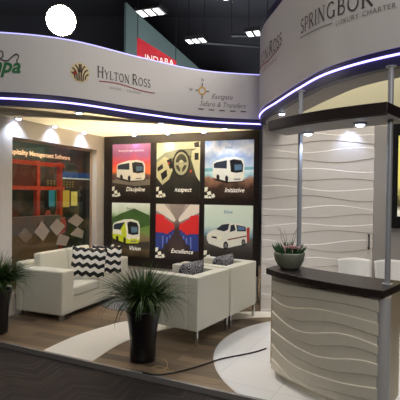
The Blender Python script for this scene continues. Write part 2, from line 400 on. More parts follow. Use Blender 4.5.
# ------------------------------------------------------------------ setting
E1 = Vector((.9245, -.381)); E2 = Vector((.381, .9245))        # along the back wall, into the depth
K = Vector((-1.744, 7.952))                                     # rear left corner of the stand
TOP = 2.69
def bw(s, z, off=0): p = K+E1*(s+(.03 if off > .01 else 0))-E2*off; return (p.x, p.y, z)     # on the back wall
LA = K-3*E2
def lw(s, z, off=0): p = LA+E2*s+E1*off; return (p.x, p.y, z)    # on the left wall, off > 0 into the stand

struct(MB().add([(-30, -8, -.05), (30, -8, -.05), (30, 32, -.05), (-30, 32, -.05)], [(0, 1, 2, 3)]).build('floor', carpet))
EA, EB = Vector((-6.0, 6.735)), Vector((4.5, 1.677))
ed = (EB-EA).normalized(); en = Vector((-ed.y, ed.x))
deck = [tuple(EA), tuple(EB), (7, 4), (5, 8.5), (0.2, 11), (-5, 11.5)]
struct(MB().prism(deck, -.045, 0).build('floor', wood_floor))
mb = MB(); mb.prism([tuple(EA-en*.012), tuple(EB-en*.012), tuple(EB+en*.022), tuple(EA+en*.022)], -.049, .004)
struct(mb.build('trim_1', mat('edge_metal', srgb(150, 146, 142), 0.4, 0.3, noise=0.1)))
def clip(poly):
    out = []
    ins = lambda p: (Vector(p)-EA).dot(en) > 0.025
    for i in range(len(poly)):
        a, b = Vector(poly[i]), Vector(poly[(i+1) % len(poly)])
        da, db = (a-EA).dot(en)-0.025, (b-EA).dot(en)-0.025
        if da > 0: out.append(tuple(a))
        if da*db < 0: out.append(tuple(a.lerp(b, da/(da-db))))
    return out
cx, cy, cr_ = 1.765, 4.45, 1.61
circ = lambda r: clip([(cx+r*math.cos(2*PI*i/96), cy+r*math.sin(2*PI*i/96)) for i in range(96)])
struct(MB().prism(circ(cr_), 0.0005, .002).build('trim_2', mat('disc_border', srgb(228, 226, 222), 0.3, noise=0.02)))
struct(MB().prism(circ(cr_-.025), 0.0021, .003).build('trim_3', floor_disc))
out_ = catmull([(-1.72, 4.3), (-1.66, 4.65), (-1.45, 5.15), (-1.17, 5.55), (-.93, 5.78), (-.2, 6.12), (.85, 6.32), (2, 6.3)], 8)
inn_ = catmull([(-1.15, 4.1), (-1.05, 4.42), (-.83, 4.98), (-.42, 5.43), (.2, 5.78), (.9, 6.02), (2, 6.05)], 8)
struct(MB().prism(clip([tuple(p) for p in out_]+[tuple(p) for p in inn_[::-1]]), 0.0005, .0025).build('trim_4', floor_vinyl))

# back wall, left wall with window opening
mb = MB()
def slab(mb, f, s0, s1, z0, z1, o0, o1, mi=0):
    a, b, c, d = f(s0, 0, o0), f(s1, 0, o0), f(s1, 0, o1), f(s0, 0, o1)
    mb.prism([a[:2], b[:2], c[:2], d[:2]], z0, z1, mi)
slab(mb, bw, -.0, 2.86, 0, TOP, -.10, 0); struct(mb.build('wall_back', white_paint))
mb = MB()
WS0, WS1, WZ0, WZ1 = 0.87, 2.79, 0.28, 2.435
slab(mb, lw, -.25, WS0, 0, TOP, -.13, 0); slab(mb, lw, WS1, 3.0, 0, TOP, -.13, 0)
slab(mb, lw, WS0, WS1, 0, WZ0, -.13, 0); slab(mb, lw, WS0, WS1, WZ1, TOP, -.13, 0)
struct(mb.build('wall_left', white_paint))
win = struct(bpy.data.objects.new('window_1', None)); COL.objects.link(win); win.location = lw(1.8, WZ0, -.1); TM[win.name] = Matrix.Translation(win.location)
mb = MB(); slab(mb, lw, WS0+.001, WS0+.03, WZ0, WZ1, -.125, -.095); slab(mb, lw, WS1-.03, WS1-.001, WZ0, WZ1, -.125, -.095)
slab(mb, lw, WS0+.03, WS1-.03, WZ0+.001, WZ0+.03, -.125, -.095); slab(mb, lw, WS0+.03, WS1-.03, WZ1-.03, WZ1-.001, -.125, -.095)
mb.build('window_frame', mat('frame_tan', srgb(188, 160, 140), 0.5), win, world=True)
mb = MB(); slab(mb, lw, WS0+.03, WS1-.03, WZ0+.03, WZ1-.03, -.114, -.108); gp = mb.build('glass_pane', glass, win, world=True)
dia = [[(1.559, 1.248), (1.726, 1.085), (1.589, 0.944), (1.403, 1.091)], [(1.896, 1.269), (2.091, 1.138), (1.899, 0.993), (1.725, 1.143)],
       [(2.364, 1.33), (2.57, 1.214), (2.4, 1.097), (2.14, 1.216)], [(1.958, 1.027), (2.206, 0.946), (2.113, 0.812), (1.871, 0.857)],
       [(2.4, 1.097), (2.572, 1.02), (2.539, 0.894), (2.205, 0.987)]]
for q, fm in [(q, frost) for q in dia]+[([(1.203, 1.178), (1.378, 1.038), (1.229, 0.943), (1.085, 1.063)], frost_pale)]:
    mb = MB(); poly2(mb, q, lambda s, z: lw(s, z, -.106)); mb.build('diamond_decal', fm, gp, world=True)
pass

# wavy panel wall: relief between flowing ridge lines
def wave_h(x, z, lines, depth):
    """lines: list of functions z_k(x) ascending; sawtooth relief between neighbours"""
    zs = [l(x) for l in lines]
    h = 0.0; e = .004
    for k, a in enumerate(zs):
        t = min(1, max(0, (z-a+e)/(2*e))); t = t*t*(3-2*t)
        h = h+(depth-h)*t if k % 2 == 0 else h*(1-t)
    return h
FZ = 6.33
mb = MB()
zl = [-.1, .05, .17, .28, .40, .52, .66, .77, .92, 1.02, 1.16, 1.26, 1.38, 1.50, 1.64, 1.78, 1.92, 2.06, 2.20, 2.34, 2.44, 2.56, 2.8]
lines = [(lambda x, z0=z0, k=k: z0+.028*math.sin(x*4.2+k*1.9)+.018*math.sin(x*2.3+k*.7+1)) for k, z0 in enumerate(zl)]
def wf(u, v):
    x = .895+u*(2.49-.895); z = v*TOP
    return (x, FZ-.004-wave_h(x, z, lines, .008), z)
mb.grid(wf, 70, 640)
mb.add([(.895, FZ, 0), (2.49, FZ, 0), (2.49, FZ, TOP), (.895, FZ, TOP)], [(0, 1, 2, 3)])
struct(mb.build('wall_right', wave_white))
mb = MB(); mb.prism([(.895, FZ+.001), (2.49, FZ+.001), (2.49, 6.5), (.955, 6.5)], 0, TOP); mb.prism([(.907, 6.5), (1.1, 6.5), (1.1, 6.9), (.965, 6.84)], 0, TOP)
mb.prism([(2.491, FZ-.03), (4.6, FZ-.03), (4.6, 6.5), (2.491, 6.5)], 0, TOP)
struct(mb.build('wall_right', grey_paint))
mb = MB(); mb.prism([(.93, FZ+.03), (4.6, FZ+.03), (4.6, 6.5), (.93, 6.5)], TOP+.001, 3.8); struct(mb.build('wall_right', beige_paint))
# door handle strip on the wavy door
h = thing('door_handle', 'slim grey vertical pull handle at the right end of the wavy wall', 'handle', (2.42, FZ-.02, 1.03))
mb = MB(); mb.box((-.008, -.045, -.11), (.008, -.03, .11)); mb.build('grip', dark_metal, h, bevel=.003)
for z in (-.1, .08):
    mb = MB(); mb.box((-.006, -.0295, z), (.006, .0, z+.02)); mb.build('bracket', dark_metal, h)

# fascias
back_c = Curve([(-3.9, 5.35), (-3.1, 5.0), (-2.28, 5.0), (-1.55, 5.23), (-.81, 5.86), (-.01, 6.44), (.95, 6.66), (1.6, 6.7)])
round_c = Curve([(4.2, 2.75), (3, 2.72), (2.15, 2.9), (1.508, 3.359), (1.132, 3.889), (.985, 4.5), (.88, 5.2), (.80, 5.8), (.86, 6.35), (1.2, 6.75), (2, 7)])
BL = 5.40
ceil = [tuple(back_c.at(BL*i/60, -.09)) for i in range(61)]+[tuple(K+E1*2.86+E2*.0), tuple(K), tuple(LA-E2*.3)]
mb = MB(); mb.prism(ceil, TOP+.001, TOP+.006); struct(mb.build('ceiling', fabric_ceiling))
f1 = thing('curved_fascia', 'long curved white sign band with lettering above the lounge area', 'sign', (-1, 5.6, TOP))
mb = MB(); ribbon(mb, back_c, 0, BL, 90, TOP+.13, 3.48, 0, -.06); mb.build('sign_band', fascia_white, f1, world=True)
mb = MB(); ribbon(mb, back_c, 0, BL, 90, TOP-.02, TOP+.13, -.012, -.08); mb.build('lower_rim', rim_led_tint, f1, world=True)
mb = MB(); ribbon(mb, back_c, 0, BL, 90, TOP+.05, TOP+.068, .002, -.012); mb.build('led_strip', led_blue, f1, world=True)
mb = MB(); ribbon(mb, back_c, 0, BL, 90, 3.48, 3.494, .004, -.064); mb.build('top_led_strip', led_soft, f1, world=True)
# lettering on the curved fascia
_, _, wd = serif_geo([('HYLTON', .135, .105), ('ROSS', .135, .105)]); k = .84/wd
V, F, w1 = serif_geo([('HYLTON', .135, .105)]); mb = MB(); mb.add(wrap(back_c, 2.805, 3.112, [(x*k, y) for x, y in V]), F); mb.build('lettering', ink_dark, f1, world=True)
V, F, _ = serif_geo([('ROSS', .135, .105)]); mb = MB(); mb.add(wrap(back_c, 2.805+w1*k, 3.112, [(x*k, y) for x, y in V]), F); mb.build('lettering', ink_dark, f1, world=True)
mb = MB()
pts = [(i/20*.84, .018*math.sin(i/20*PI*1.7)) for i in range(21)]
vs = [(x, y+.006) for x, y in pts]+[(x, y-.006) for x, y in pts]
mb.add(wrap(back_c, 2.83, 3.065, vs), [(i, i+1, 22+i, 21+i) for i in range(20)])
mb.build('underline', ink_red, f1, world=True)
mb = MB(); V, F = text_geo('LUXURY', .04, spacing=1.25); mb.add(wrap(back_c, 2.98, 3.0, V), F); mb.build('tagline', ink_grey, f1, world=True)
mb = MB(); V, F = text_geo('TOURING', .04, spacing=1.25); mb.add(wrap(back_c, 3.24, 3.0, V), F); mb.build('tagline', ink_grey, f1, world=True)
def disc_pts(cx, cy, r, n=28): return [(cx+r*math.cos(2*PI*i/n), cy+r*math.sin(2*PI*i/n)) for i in range(n)]
mb = MB()
mb.add(wrap(back_c, 2.585, 3.125, disc_pts(0, 0, .118), .003), [tuple(range(28))], 0)
def strokes(mb, cv, s0, z0, lines, t, mi, off=.006):
    for ln in lines:
        fine = [ln[0]]
        for a, b in zip(ln[:-1], ln[1:]):
            m = max(1, int(math.hypot(b[0]-a[0], b[1]-a[1])/.04)); fine += [(a[0]+(b[0]-a[0])*q/m, a[1]+(b[1]-a[1])*q/m) for q in range(1, m+1)]
        for a, b in zip(fine[:-1], fine[1:]):
            d = Vector((b[0]-a[0], b[1]-a[1])); n = Vector((-d.y, d.x)).normalized()*t/2
            mb.add(wrap(cv, s0, z0, [(a[0]-n.x, a[1]-n.y), (b[0]-n.x, b[1]-n.y), (b[0]+n.x, b[1]+n.y), (a[0]+n.x, a[1]+n.y)], off), [(0, 1, 2, 3)], mi)
for sg in (-1, 1):
    strokes(mb, back_c, 2.585, 3.125, [[(sg*.012, -.1), (sg*.015, .0), (sg*.03, .05), (sg*.06, .085)], [(sg*.035, -.1), (sg*.04, -.03), (sg*.06, .02), (sg*.095, .045)],
            [(sg*.06, -.08), (sg*.07, -.03), (sg*.105, -.005)], [(sg*.008, .0), (sg*.01, .1)]], .016, 1)
mb.add(wrap(back_c, 2.585, 3.125, disc_pts(-.062, -.012, .024, 12), .008), [tuple(range(12))], 2)
mb.build('tree_logo', [mat('logo_cream', srgb(226, 208, 160), 0.6), mat('logo_brown', srgb(70, 44, 36), 0.6), ink_red], f1, world=True)
# green letters with outline drawing
mb = MB(); V, F = text_geo('mpa', .235, shear=.28, bold=.006); mx_ = max(v[0] for v in V); mb.add(wrap(back_c, 1.925-mx_*.92, 3.045, [(x*.92, y) for x, y in V]), F)
mb.build('green_lettering', ink_green, f1, world=True)
mb = MB(); strokes(mb, back_c, 1.699, 3.19, [[(-.12, 0), (-.05, .02), (.0, .09), (.03, .085), (.035, .03), (.0, .0), (.05, -.02), (.09, -.015), (.13, .03), (.17, .065), (.195, .06), (.2, .03), (.18, -.01), (.19, -.045)]], .013, 0)
mb.build('animal_outline', ink_dark, f1, world=True)
# compass and handwriting
mb = MB()
ring = disc_pts(0, 0, .062, 24); ring2 = disc_pts(0, 0, .04, 24)
mb.add(wrap(back_c, 4.457, 3.19, ring+ring2), [(i, (i+1) % 24, 24+(i+1) % 24, 24+i) for i in range(24)], 0)
strokes(mb, back_c, 4.457, 3.19, [[(0, .065), (0, .12)], [(0, -.065), (0, -.12)], [(.065, 0), (.11, 0)], [(-.065, 0), (-.11, 0)]], .014, 1)
lg = mb.build('compass_logo', [ink_gold, ink_dark], f1, world=True)
mb = MB(); V, F = text_geo('N', .06, shear=.2); mb.add(wrap(back_c, 4.435, 3.33, V), F); mb.build('compass_letter', ink_dark, f1, world=True)
mb = MB(); V, F = text_geo('W', .06, shear=.2); mb.add(wrap(back_c, 4.24, 3.17, V), F); mb.build('compass_letter', ink_dark, f1, world=True)
mb = MB(); V, F = text_geo('Eastgate', .1, shear=.35); mb.add(wrap(back_c, 4.60, 3.095, V, slope=-.0), F)
V, F = text_geo('Safaris & Transfers', .105, shear=.35); mx_ = max(v[0] for v in V); mb.add(wrap(back_c, 4.42, 2.975, [(x*.72/mx_, y) for x, y in V]), F)
mb.build('handwritten_lettering', ink_grey, f1, world=True)
for i in range(5):
    mb = MB(); strokes(mb, back_c, 4.40+i*.165, 2.925, [[(0, 0), (.085, 0)]], .016, 0); mb.build('dash', ink_dark, f1, world=True)

RT = 3.98
f2 = thing('round_fascia', 'tall rounded white sign band curving over the reception counter', 'sign', (2.0, 4.8, TOP))
RL = round_c.a[-1]
mb = MB(); ribbon(mb, round_c, 0, RL, 130, TOP+.14, RT-.09, 0, .06); mb.build('sign_band', fascia_white, f2, world=True)
mb = MB(); ribbon(mb, round_c, 0, RL, 130, TOP-.0, TOP+.14, .012, .09); mb.build('lower_rim', rim_led_tint, f2, world=True)
mb = MB(); ribbon(mb, round_c, 0, RL, 130, TOP+.080, TOP+.094, -.002, .012); mb.build('led_strip', led_blue, f2, world=True)
mb = MB(); ribbon(mb, round_c, 0, RL, 130, RT-.09, RT, -.005, .07); mb.build('top_rim', rim_led_tint, f2, world=True)
mb = MB(); ribbon(mb, round_c, 0, RL, 130, TOP-.001, TOP+.012, .0905, .36); mb.build('soffit', grey_paint, f2, world=True)
class Rev:   # the same curve read from the viewer's left to right
    def at(s, d, off=0): return round_c.at(RL-d, -off)
rev = Rev()
mb = MB(); V, F, wd = serif_geo([('SPRINGBOK', .138, .138)]); 
mb.add(wrap(rev, RL-4.10, 3.31, V, slope=-.105), F)
mb.build('lettering', ink_dark, f2, world=True)
mb = MB(); strokes(mb, rev, RL-4.10, 3.268, [[(0, 0), (.6, -.072)]], .009, 0); mb.build('underline', ink_grey, f2, world=True)
mb = MB(); strokes(mb, rev, RL-4.10, 3.262, [[(1.3, -.13), (1.9, -.13)]], .009, 0); mb.build('underline', ink_grey, f2, world=True)
mb = MB(); V, F = text_geo('LUXURY', .06, spacing=1.1); mb.add(wrap(rev, RL-3.46, 3.158, V, slope=-.045), F); mb.build('tagline', ink_grey, f2, world=True)
lx = max(v[0] for v in V)+.03; mb = MB(); V, F = text_geo('CHARTER', .06, spacing=1.1); mb.add(wrap(rev, RL-3.46+lx, 3.158-.045*lx, V, slope=-.045), F)
mb.build('tagline', ink_grey, f2, world=True)
_, _, wd = serif_geo([('HYLTON', .17, .14), ('ROSS', .17, .14)]); k = 1.35/wd; V, F, w1 = serif_geo([('HYLTON', .17, .14)])
mb = MB(); mb.add(wrap(rev, RL-5.95, 3.40, [(x*k, y) for x, y in V]), F); mb.build('side_lettering', ink_dark, f2, world=True)
mb = MB(); V, F, _ = serif_geo([('ROSS', .17, .14)]); mb.add(wrap(rev, RL-5.95+w1*k, 3.40, [(x*k, y) for x, y in V]), F); mb.build('side_lettering', ink_dark, f2, world=True)
mb = MB(); strokes(mb, rev, RL-5.95, 3.36, [[(.2, .03), (.5, .02), (.8, -.01), (1.2, .03)]], .014, 0); mb.build('side_underline', ink_red, f2, world=True)
mb = MB(); V, F = text_geo('LUXURY', .06, spacing=1.3); mb.add(wrap(rev, RL-5.5, 3.27, V), F); mb.build('side_tagline', ink_grey, f2, world=True)
mb = MB(); V, F = text_geo('TOURING', .06, spacing=1.3); mb.add(wrap(rev, RL-5.15, 3.27, V), F); mb.build('side_tagline', ink_grey, f2, world=True)

# ------------------------------------------------------------------ downlights
def downlight(x, y, z, label, group, energy=10, spot=95, tgt=None):
    t = thing('downlight', label, 'lamp', (x, y, z), 0, group)
    mb = MB(); mb.lathe([(.036, -.014), (.05, -.013), (.055, -.002), (.055, 0)], seg=20); bz = mb.build('bezel', fixture_metal, t)
    mb = MB(); mb.lathe([(.0001, -.030), (.02, -.027), (.036, -.017), (.036, -.0125)], seg=20); mb.build('lens', lamp_face, bz)
    light('SPOT', (x, y, z-.045), tgt or (x, y, 0), energy, (0.62, 0.74, 1.0), spot=spot, blend=0.7, radius=.02)
    return t
for i, (x, y) in enumerate([(-2.47, 5.98), (-2.20, 6.66), (-1.93, 7.32)]):
    downlight(x, y, TOP, ['front downlight by the window wall, nearest the aisle', 'middle downlight above the window wall', 'rear downlight above the window wall, nearest the black board'][i], 'downlights over the window wall', 14, 120,
              (x-.9, y+.35, 0))
for i, s in enumerate([.67, 1.31, 1.96]):
    p = bw(s, TOP, .13)
    downlight(p[0], p[1], TOP, ['left downlight over the black poster board', 'middle downlight over the black poster board', 'right downlight over the black poster board'][i], 'downlights over the poster board', 5, 100)
for i, (x, y) in enumerate([(-1.52, 5.50), (-.57, 6.27), (.36, 6.72)]):
    downlight(x, y, TOP, ['left downlight just inside the long curved fascia', 'middle downlight just inside the long curved fascia', 'right downlight just inside the long curved fascia'][i], 'downlights inside the curved fascia', 16, 120)
downlight(.99, 5.40, TOP-.001, 'single downlight under the round fascia above the armchairs', None, 8)

# ------------------------------------------------------------------ black board and posters
bd = MB(); slab(bd, bw, -.0, 2.86, .41, TOP-.002, .0105, .035)
tag(bd.build('display_board', black_board, bevel=.003), 'large black display board on the back wall holding six posters', 'board')
pcols = {}
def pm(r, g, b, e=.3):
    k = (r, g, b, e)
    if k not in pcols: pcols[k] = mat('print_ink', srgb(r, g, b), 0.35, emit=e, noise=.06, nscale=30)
    return pcols[k]
PH = .93
def poster(s0, s1, z0, z1, bg, shapes, caption, cx, label, header=None, border=False):
    w_, h_ = s1-s0, z1-z0
    p = bw(s0, z0, .0352); ang = math.atan2(E1.y, E1.x)
    t = thing('poster', label, 'poster', p, ang, 'posters on the black board')
    mb = MB(); mb.box((0, -.012, 0), (w_, 0, h_)); mb.build('panel', bg, t)
    mats, mb = [], MB()
    for i, (col, pts) in enumerate(shapes):
        if col not in mats: mats.append(col)
        y = -.0126-.0003*i
        mb.add([(a*w_, y, (1-b)*h_) for a, b in pts], [tuple(range(len(pts)))], mats.index(col))
    # pale scattered chequers at the lower left
    wc = pm(228, 224, 205); mats.append(wc); y = -.0126-.0003*(len(shapes)+1)
    for q in [[(.0, .80), (.07, .79), (.06, .86), (.0, .88)], [(.05, .88), (.13, .86), (.15, .92), (.07, .94)], [(0, .94), (.06, .93), (.09, .985), (0, .985)],
              [(.14, .93), (.2, .9), (.23, .96), (.17, .985)], [(.09, .95), (.15, .955), (.15, .985), (.09, .985)]]:
        mb.add([(a*w_, y, (1-b)*h_) for a, b in q], [(0, 1, 2, 3)], mats.index(wc))
    pp_ = mb.build('printed_picture', mats, t)
    if caption:
        mb = MB(); V, F = text_geo(caption, .104, shear=.3, bold=.0008, align='CENTER')
        mb.add([(cx*w_+x*.92, -.0175, .115+y_) for x, y_ in V], F)
        mb.build('caption', pm(240, 238, 225, .5), pp_)
    if header:
        mb = MB(); V, F = text_geo(header[0], header[1], shear=.1, bold=.001, align='CENTER')
        mb.add([(header[2]*w_+x, -.0165, h_*header[3]+y_) for x, y_ in V], F); mb.build('header_text', header[4], pp_)
    return t
def el(cx, cy, rx, ry, n=20, a0=0, a1=360):
    m = n if a1-a0 == 360 else n+1
    return [(cx+rx*math.cos(math.radians(a0+(a1-a0)*i/n)), cy+ry*math.sin(math.radians(a0+(a1-a0)*i/n))) for i in range(m)]
R1, R2 = (1.604, 2.542), (.577, 1.512)
dk = pm(30, 26, 26); whi = pm(222, 218, 200); glassk = pm(46, 52, 60); grey = pm(120, 116, 110); lamp_y = pm(236, 226, 190)
def bus(x0, y0, x1, y1, body=whi, low=None, mirror=False):
    """coach in three-quarter view facing right, in a box (x0,y0)-(x1,y1), y down"""
    X = lambda a: x0+(x1-x0)*a; Y = lambda b: y0+(y1-y0)*b
    P = lambda *q: [(X(a), Y(b)) for a, b in q]
    sh = [(pm(24, 20, 20), P((0, .88), (.45, 1.02), (1.0, .96), (.98, .85), (.4, .8))),
          (body, P((0, .24), (.08, .15), (.42, .02), (.72, 0), (.94, .07), (1, .22), (1, .82), (.95, .93), (.5, .96), (.38, .92), (0, .78))),
          (glassk, P((.03, .26), (.12, .2), (.45, .13), (.45, .45), (.03, .42))),
          (dk, P((.54, .14), (.66, .09), (.9, .14), (.96, .3), (.95, .58), (.75, .62), (.58, .58))),
          (pm(84, 110, 128), P((.68, .3), (.92, .3), (.92, .5), (.7, .53))),
          (body, P((.46, .12), (.53, .1), (.56, .6), (.47, .62))),
          (dk, P((.12, .72), (.17, .66), (.22, .74), (.22, .88), (.13, .85))), (dk, P((.4, .78), (.45, .7), (.5, .8), (.49, .97), (.41, .94))),
          (lamp_y, P((.58, .72), (.66, .72), (.66, .8), (.58, .8))), (lamp_y, P((.9, .7), (.97, .69), (.97, .78), (.9, .79))),
          (grey, P((.68, .84), (.88, .83), (.88, .88), (.68, .89)))]
    if low: sh.insert(6, (low, P((.0, .6), (.3, .62), (.5, .78), (.99, .74), (1, .82), (.95, .93), (.5, .96), (.38, .92), (0, .78)))); sh.insert(7, (low, P((.3, .4), (.46, .12), (.52, .6), (.5, .8), (.36, .7))))
    return sh
sunset = ramp_mat('print_sunset', [(0, srgb(20, 16, 14)), (.28, srgb(52, 42, 36)), (.42, srgb(96, 70, 60)), (.5, srgb(226, 110, 60)), (.66, srgb(204, 76, 72)), (.82, srgb(150, 84, 120)), (1, srgb(172, 116, 158))], PH)
poster(.186, .947, *R1, sunset, [(pm(110, 104, 92), [(0, .68), (.3, .62), (1, .66), (1, .76), (.6, .78), (0, .72)])]+bus(.12, .3, .87, .70), 'Discipline', .62,
       'poster of a white coach under a red sunset sky, captioned Discipline', ('Moving through experience', .046, .5, .86, pm(225, 210, 215)))
cock = ramp_mat('print_cockpit', [(0, srgb(22, 20, 18)), (.3, srgb(38, 36, 32)), (.6, srgb(70, 70, 52)), (1, srgb(120, 122, 84))], PH)
pl = pm(212, 210, 172); pk = pm(150, 150, 122)
poster(1.07, 1.868, *R1, cock, [(pm(232, 230, 196), [(0, 0), (1, 0), (.98, .12), (.5, .13), (0, .3)]), (pk, [(0, .3), (.2, .18), (.5, .13), (.8, .14), (.85, .25), (.55, .22), (.3, .3), (0, .5)]),
        (pm(196, 192, 150), [(0, .36), (.2, .25), (.3, .3), (.38, .5), (.3, .66), (.14, .76), (0, .62)]), (dk, [(.02, .45), (.14, .38), (.16, .46), (.03, .52)]), (dk, [(.1, .56), (.24, .48), (.26, .6), (.14, .68)]),
        (dk, [(.24, .32), (.34, .28), (.4, .44), (.32, .48)]), (pm(190, 60, 40), [(.27, .36), (.31, .35), (.31, .39), (.27, .4)]),
        (pm(206, 204, 168), [(.82, .16), (1, .1), (1, .7), (.92, .6), (.8, .3)]), (dk, [(.86, .02), (.98, .0), (.98, .1), (.88, .1)]), (dk, [(.88, .2), (.97, .2), (.97, .32), (.88, .32)]),
        (pm(34, 32, 30), el(.58, .38, .2, .25)), (pm(170, 168, 136), el(.58, .38, .165, .205)), (pm(60, 60, 50), el(.58, .37, .13, .16)), (pm(196, 194, 160), el(.58, .39, .06, .075)),
        (pm(170, 168, 136), [(.42, .36), (.74, .36), (.74, .41), (.42, .41)]), (pm(170, 168, 136), [(.55, .42), (.61, .42), (.6, .56), (.56, .56)]), (pm(200, 70, 50), [(.78, .5), (.82, .49), (.82, .54), (.78, .54)]),
        (pm(44, 42, 38), [(.36, .66), (.6, .62), (.86, .68), (.84, .8), (.4, .82)])], 'Respect', .62, 'poster of a bus steering wheel and dashboard, captioned Respect')
sky = ramp_mat('print_sky', [(0, srgb(30, 22, 18)), (.2, srgb(64, 46, 36)), (.36, srgb(150, 108, 84)), (.42, srgb(150, 190, 190)), (.5, srgb(206, 218, 214)), (.72, srgb(150, 168, 196)), (.85, srgb(216, 218, 220)), (1, srgb(120, 144, 186))], PH, nscale=5, namp=.2)
poster(1.955, 2.769, *R1, sky, [(pm(120, 176, 178), [(0, .47), (1, .45), (1, .5), (0, .53)])]+bus(.17, .28, .82, .72), 'Initiative', .62,
       'poster of a white coach on a beach under a cloudy sky, captioned Initiative', ('Shine', .06, .5, .86, pm(120, 150, 165)))
hill = ramp_mat('print_hill', [(0, srgb(40, 34, 24)), (.2, srgb(92, 74, 48)), (.34, srgb(120, 104, 72)), (.45, srgb(110, 136, 66)), (.72, srgb(84, 116, 54)), (.84, srgb(190, 200, 176)), (1, srgb(216, 222, 208))], PH)
gy = pm(190, 196, 44)
poster(.184, .944, *R2, hill, [(pm(62, 92, 44), [(0, .3), (.25, .2), (.6, .1), (1, .22), (1, .4), (.6, .5), (0, .55)]), (pm(58, 52, 44), [(0, .62), (.5, .74), (1, .7), (1, .84), (.4, .86), (0, .8)])]+bus(.03, .3, .75, .78, whi, gy), 'Vision', .62,
       'poster of a white and lime coach before green hills, captioned Vision', ('Shine on', .05, .5, .88, pm(120, 130, 100)))
aisle = ramp_mat('print_aisle', [(0, srgb(28, 24, 22)), (.3, srgb(60, 46, 44)), (.6, srgb(90, 72, 70)), (1, srgb(170, 158, 146))], PH)
rd_, bl_ = pm(196, 44, 44), pm(46, 62, 128)
sh = [(pm(216, 206, 190), [(.0, .0), (.2, 0), (.48, .26), (.44, .32), (0, .12)]), (pm(216, 206, 190), [(.8, 0), (1, 0), (1, .14), (.56, .32), (.52, .26)]), (pm(140, 126, 116), [(.3, 0), (.7, 0), (.53, .28), (.47, .28)]),
      (pm(70, 56, 52), [(.46, .42), (.54, .42), (.72, .86), (.3, .86)])]
for sg in (-1, 1):
    X = lambda a: .5+sg*a
    for a0, a1, t0, t1, b1 in [(.06, .12, .34, .46, .56), (.12, .2, .32, .5, .64), (.19, .31, .28, .54, .72), (.29, .5, .2, .52, .82)]:
        sh.append((rd_, [(X(a0), t0+.03), (X(a0+.03), t0), (X(a1), t0-.02), (X(a1), t1), (X(a0), t1)])); sh.append((bl_, [(X(a0), t1), (X(a1), t1), (X(a1), b1), (X(a0+.02), b1)]))
        sh.append((pm(112, 128, 186), [(X(a0+.02), t1+.06), (X(a0+.05), t1+.06), (X(a0+.05), b1-.03), (X(a0+.03), b1-.03)]))
poster(1.068, 1.86, .577, 1.508, aisle, sh, 'Excellence', .62, 'poster of red and blue coach seats along an aisle, captioned Excellence')
sea = ramp_mat('print_sea', [(0, srgb(24, 22, 20)), (.2, srgb(48, 44, 40)), (.44, srgb(92, 88, 82)), (.5, srgb(120, 150, 160)), (.56, srgb(160, 176, 174)), (.64, srgb(196, 208, 190)), (1, srgb(208, 216, 196))], PH, namp=.04)
P6 = [(pm(176, 50, 40), [(.86, .38), (.94, .36), (.93, .6), (.87, .6)]),
      (pm(30, 28, 28), [(.08, .66), (.4, .76), (.86, .66), (.84, .6), (.2, .6)]),
      (whi, [(.06, .52), (.12, .46), (.26, .42), (.38, .33), (.5, .3), (.78, .31), (.88, .36), (.89, .62), (.84, .65), (.5, .73), (.38, .74), (.1, .67), (.06, .6)]),
      (glassk, [(.25, .42), (.38, .335), (.53, .315), (.5, .42), (.42, .45)]), (glassk, [(.56, .34), (.63, .325), (.66, .42), (.54, .46)]), (glassk, [(.67, .33), (.86, .355), (.87, .43), (.69, .44)]),
      (pm(90, 120, 150), [(.7, .35), (.84, .37), (.84, .41), (.71, .42)]),
      (dk, el(.46, .69, .05, .07)), (grey, el(.46, .69, .028, .042)), (dk, el(.82, .62, .04, .055)), (grey, el(.82, .62, .022, .033)),
      (lamp_y, [(.09, .52), (.15, .52), (.16, .56), (.1, .56)]), (lamp_y, [(.28, .55), (.38, .53), (.38, .58), (.3, .6)]), (dk, [(.16, .54), (.27, .55), (.27, .58), (.17, .57)]), (pm(120, 60, 40), [(.5, .58), (.88, .5), (.88, .52), (.5, .6)])]
poster(1.955, 2.769, *R2, sea, P6, None, .62, 'poster of a white minibus beside the sea, with no caption', ('Shine', .07, .5, .86, pm(100, 140, 150)))  # caption text left out on this poster

# ------------------------------------------------------------------ reception counter
A0, A1, A2, A3 = Vector((.621, 4.08)), Vector((1.332, 3.157)), Vector((1.66, 3.52)), Vector((.84, 4.36))
def front(t, inset=0, bulge=.085):
    q = A0.lerp(A1, t); n = Vector((-(A1-A0).y, (A1-A0).x)).normalized()   # towards the inside
    return q-n*(bulge*4*t*(1-t))+n*inset
def top_poly(ins=0, n=24):
    f = [front(i/n, ins) for i in range(n+1)]
    bk = [A2.lerp(A3, i/n) for i in range(n+1)]
    c = (A0+A1+A2+A3)/4
    bm = A2.lerp(A3, .5); nn = (c-bm).normalized()
    bk = [b+nn*(.05*4*(i/n)*(1-i/n)) for i, b in enumerate(bk)]
    return [tuple(p) for p in f+bk]
ct = thing('reception_counter', 'cream reception counter with carved wave front and dark top', 'counter', (1.1, 3.8, 0))
MB().prism(top_poly(), .955, 1.01).build('countertop', espresso, ct, world=True, bevel=.004)
body = [tuple(front(i/24, .075)) for i in range(25)]; body = body+[tuple(A2+Vector((-.05, -.015))), tuple(A3+Vector((.02, -.07)))]
MB().prism(body, .10, .954).build('carcass', side_beige, ct, world=True)
kick = [tuple(front(.03+.94*i/24, .11)) for i in range(25)]+[tuple(A2+Vector((-.12, -.03))), tuple(A3+Vector((.03, -.12)))]
MB().prism(kick, .0032, .0999).build('plinth', wave_counter, ct, world=True)
cl = [0.0, .09, .17, .255, .33, .42, .50, .585, .66, .75, .83, .92, 1.0, 1.08, 1.16]
clines = [(lambda x, z0=z0, k=k: z0+.05*math.cos(x*4.4+.4+k*.2)-.05*(x-.5)+.012*math.sin(x*8+k*1.1)) for k, z0 in enumerate(cl)]
T0, T1 = .035, .955
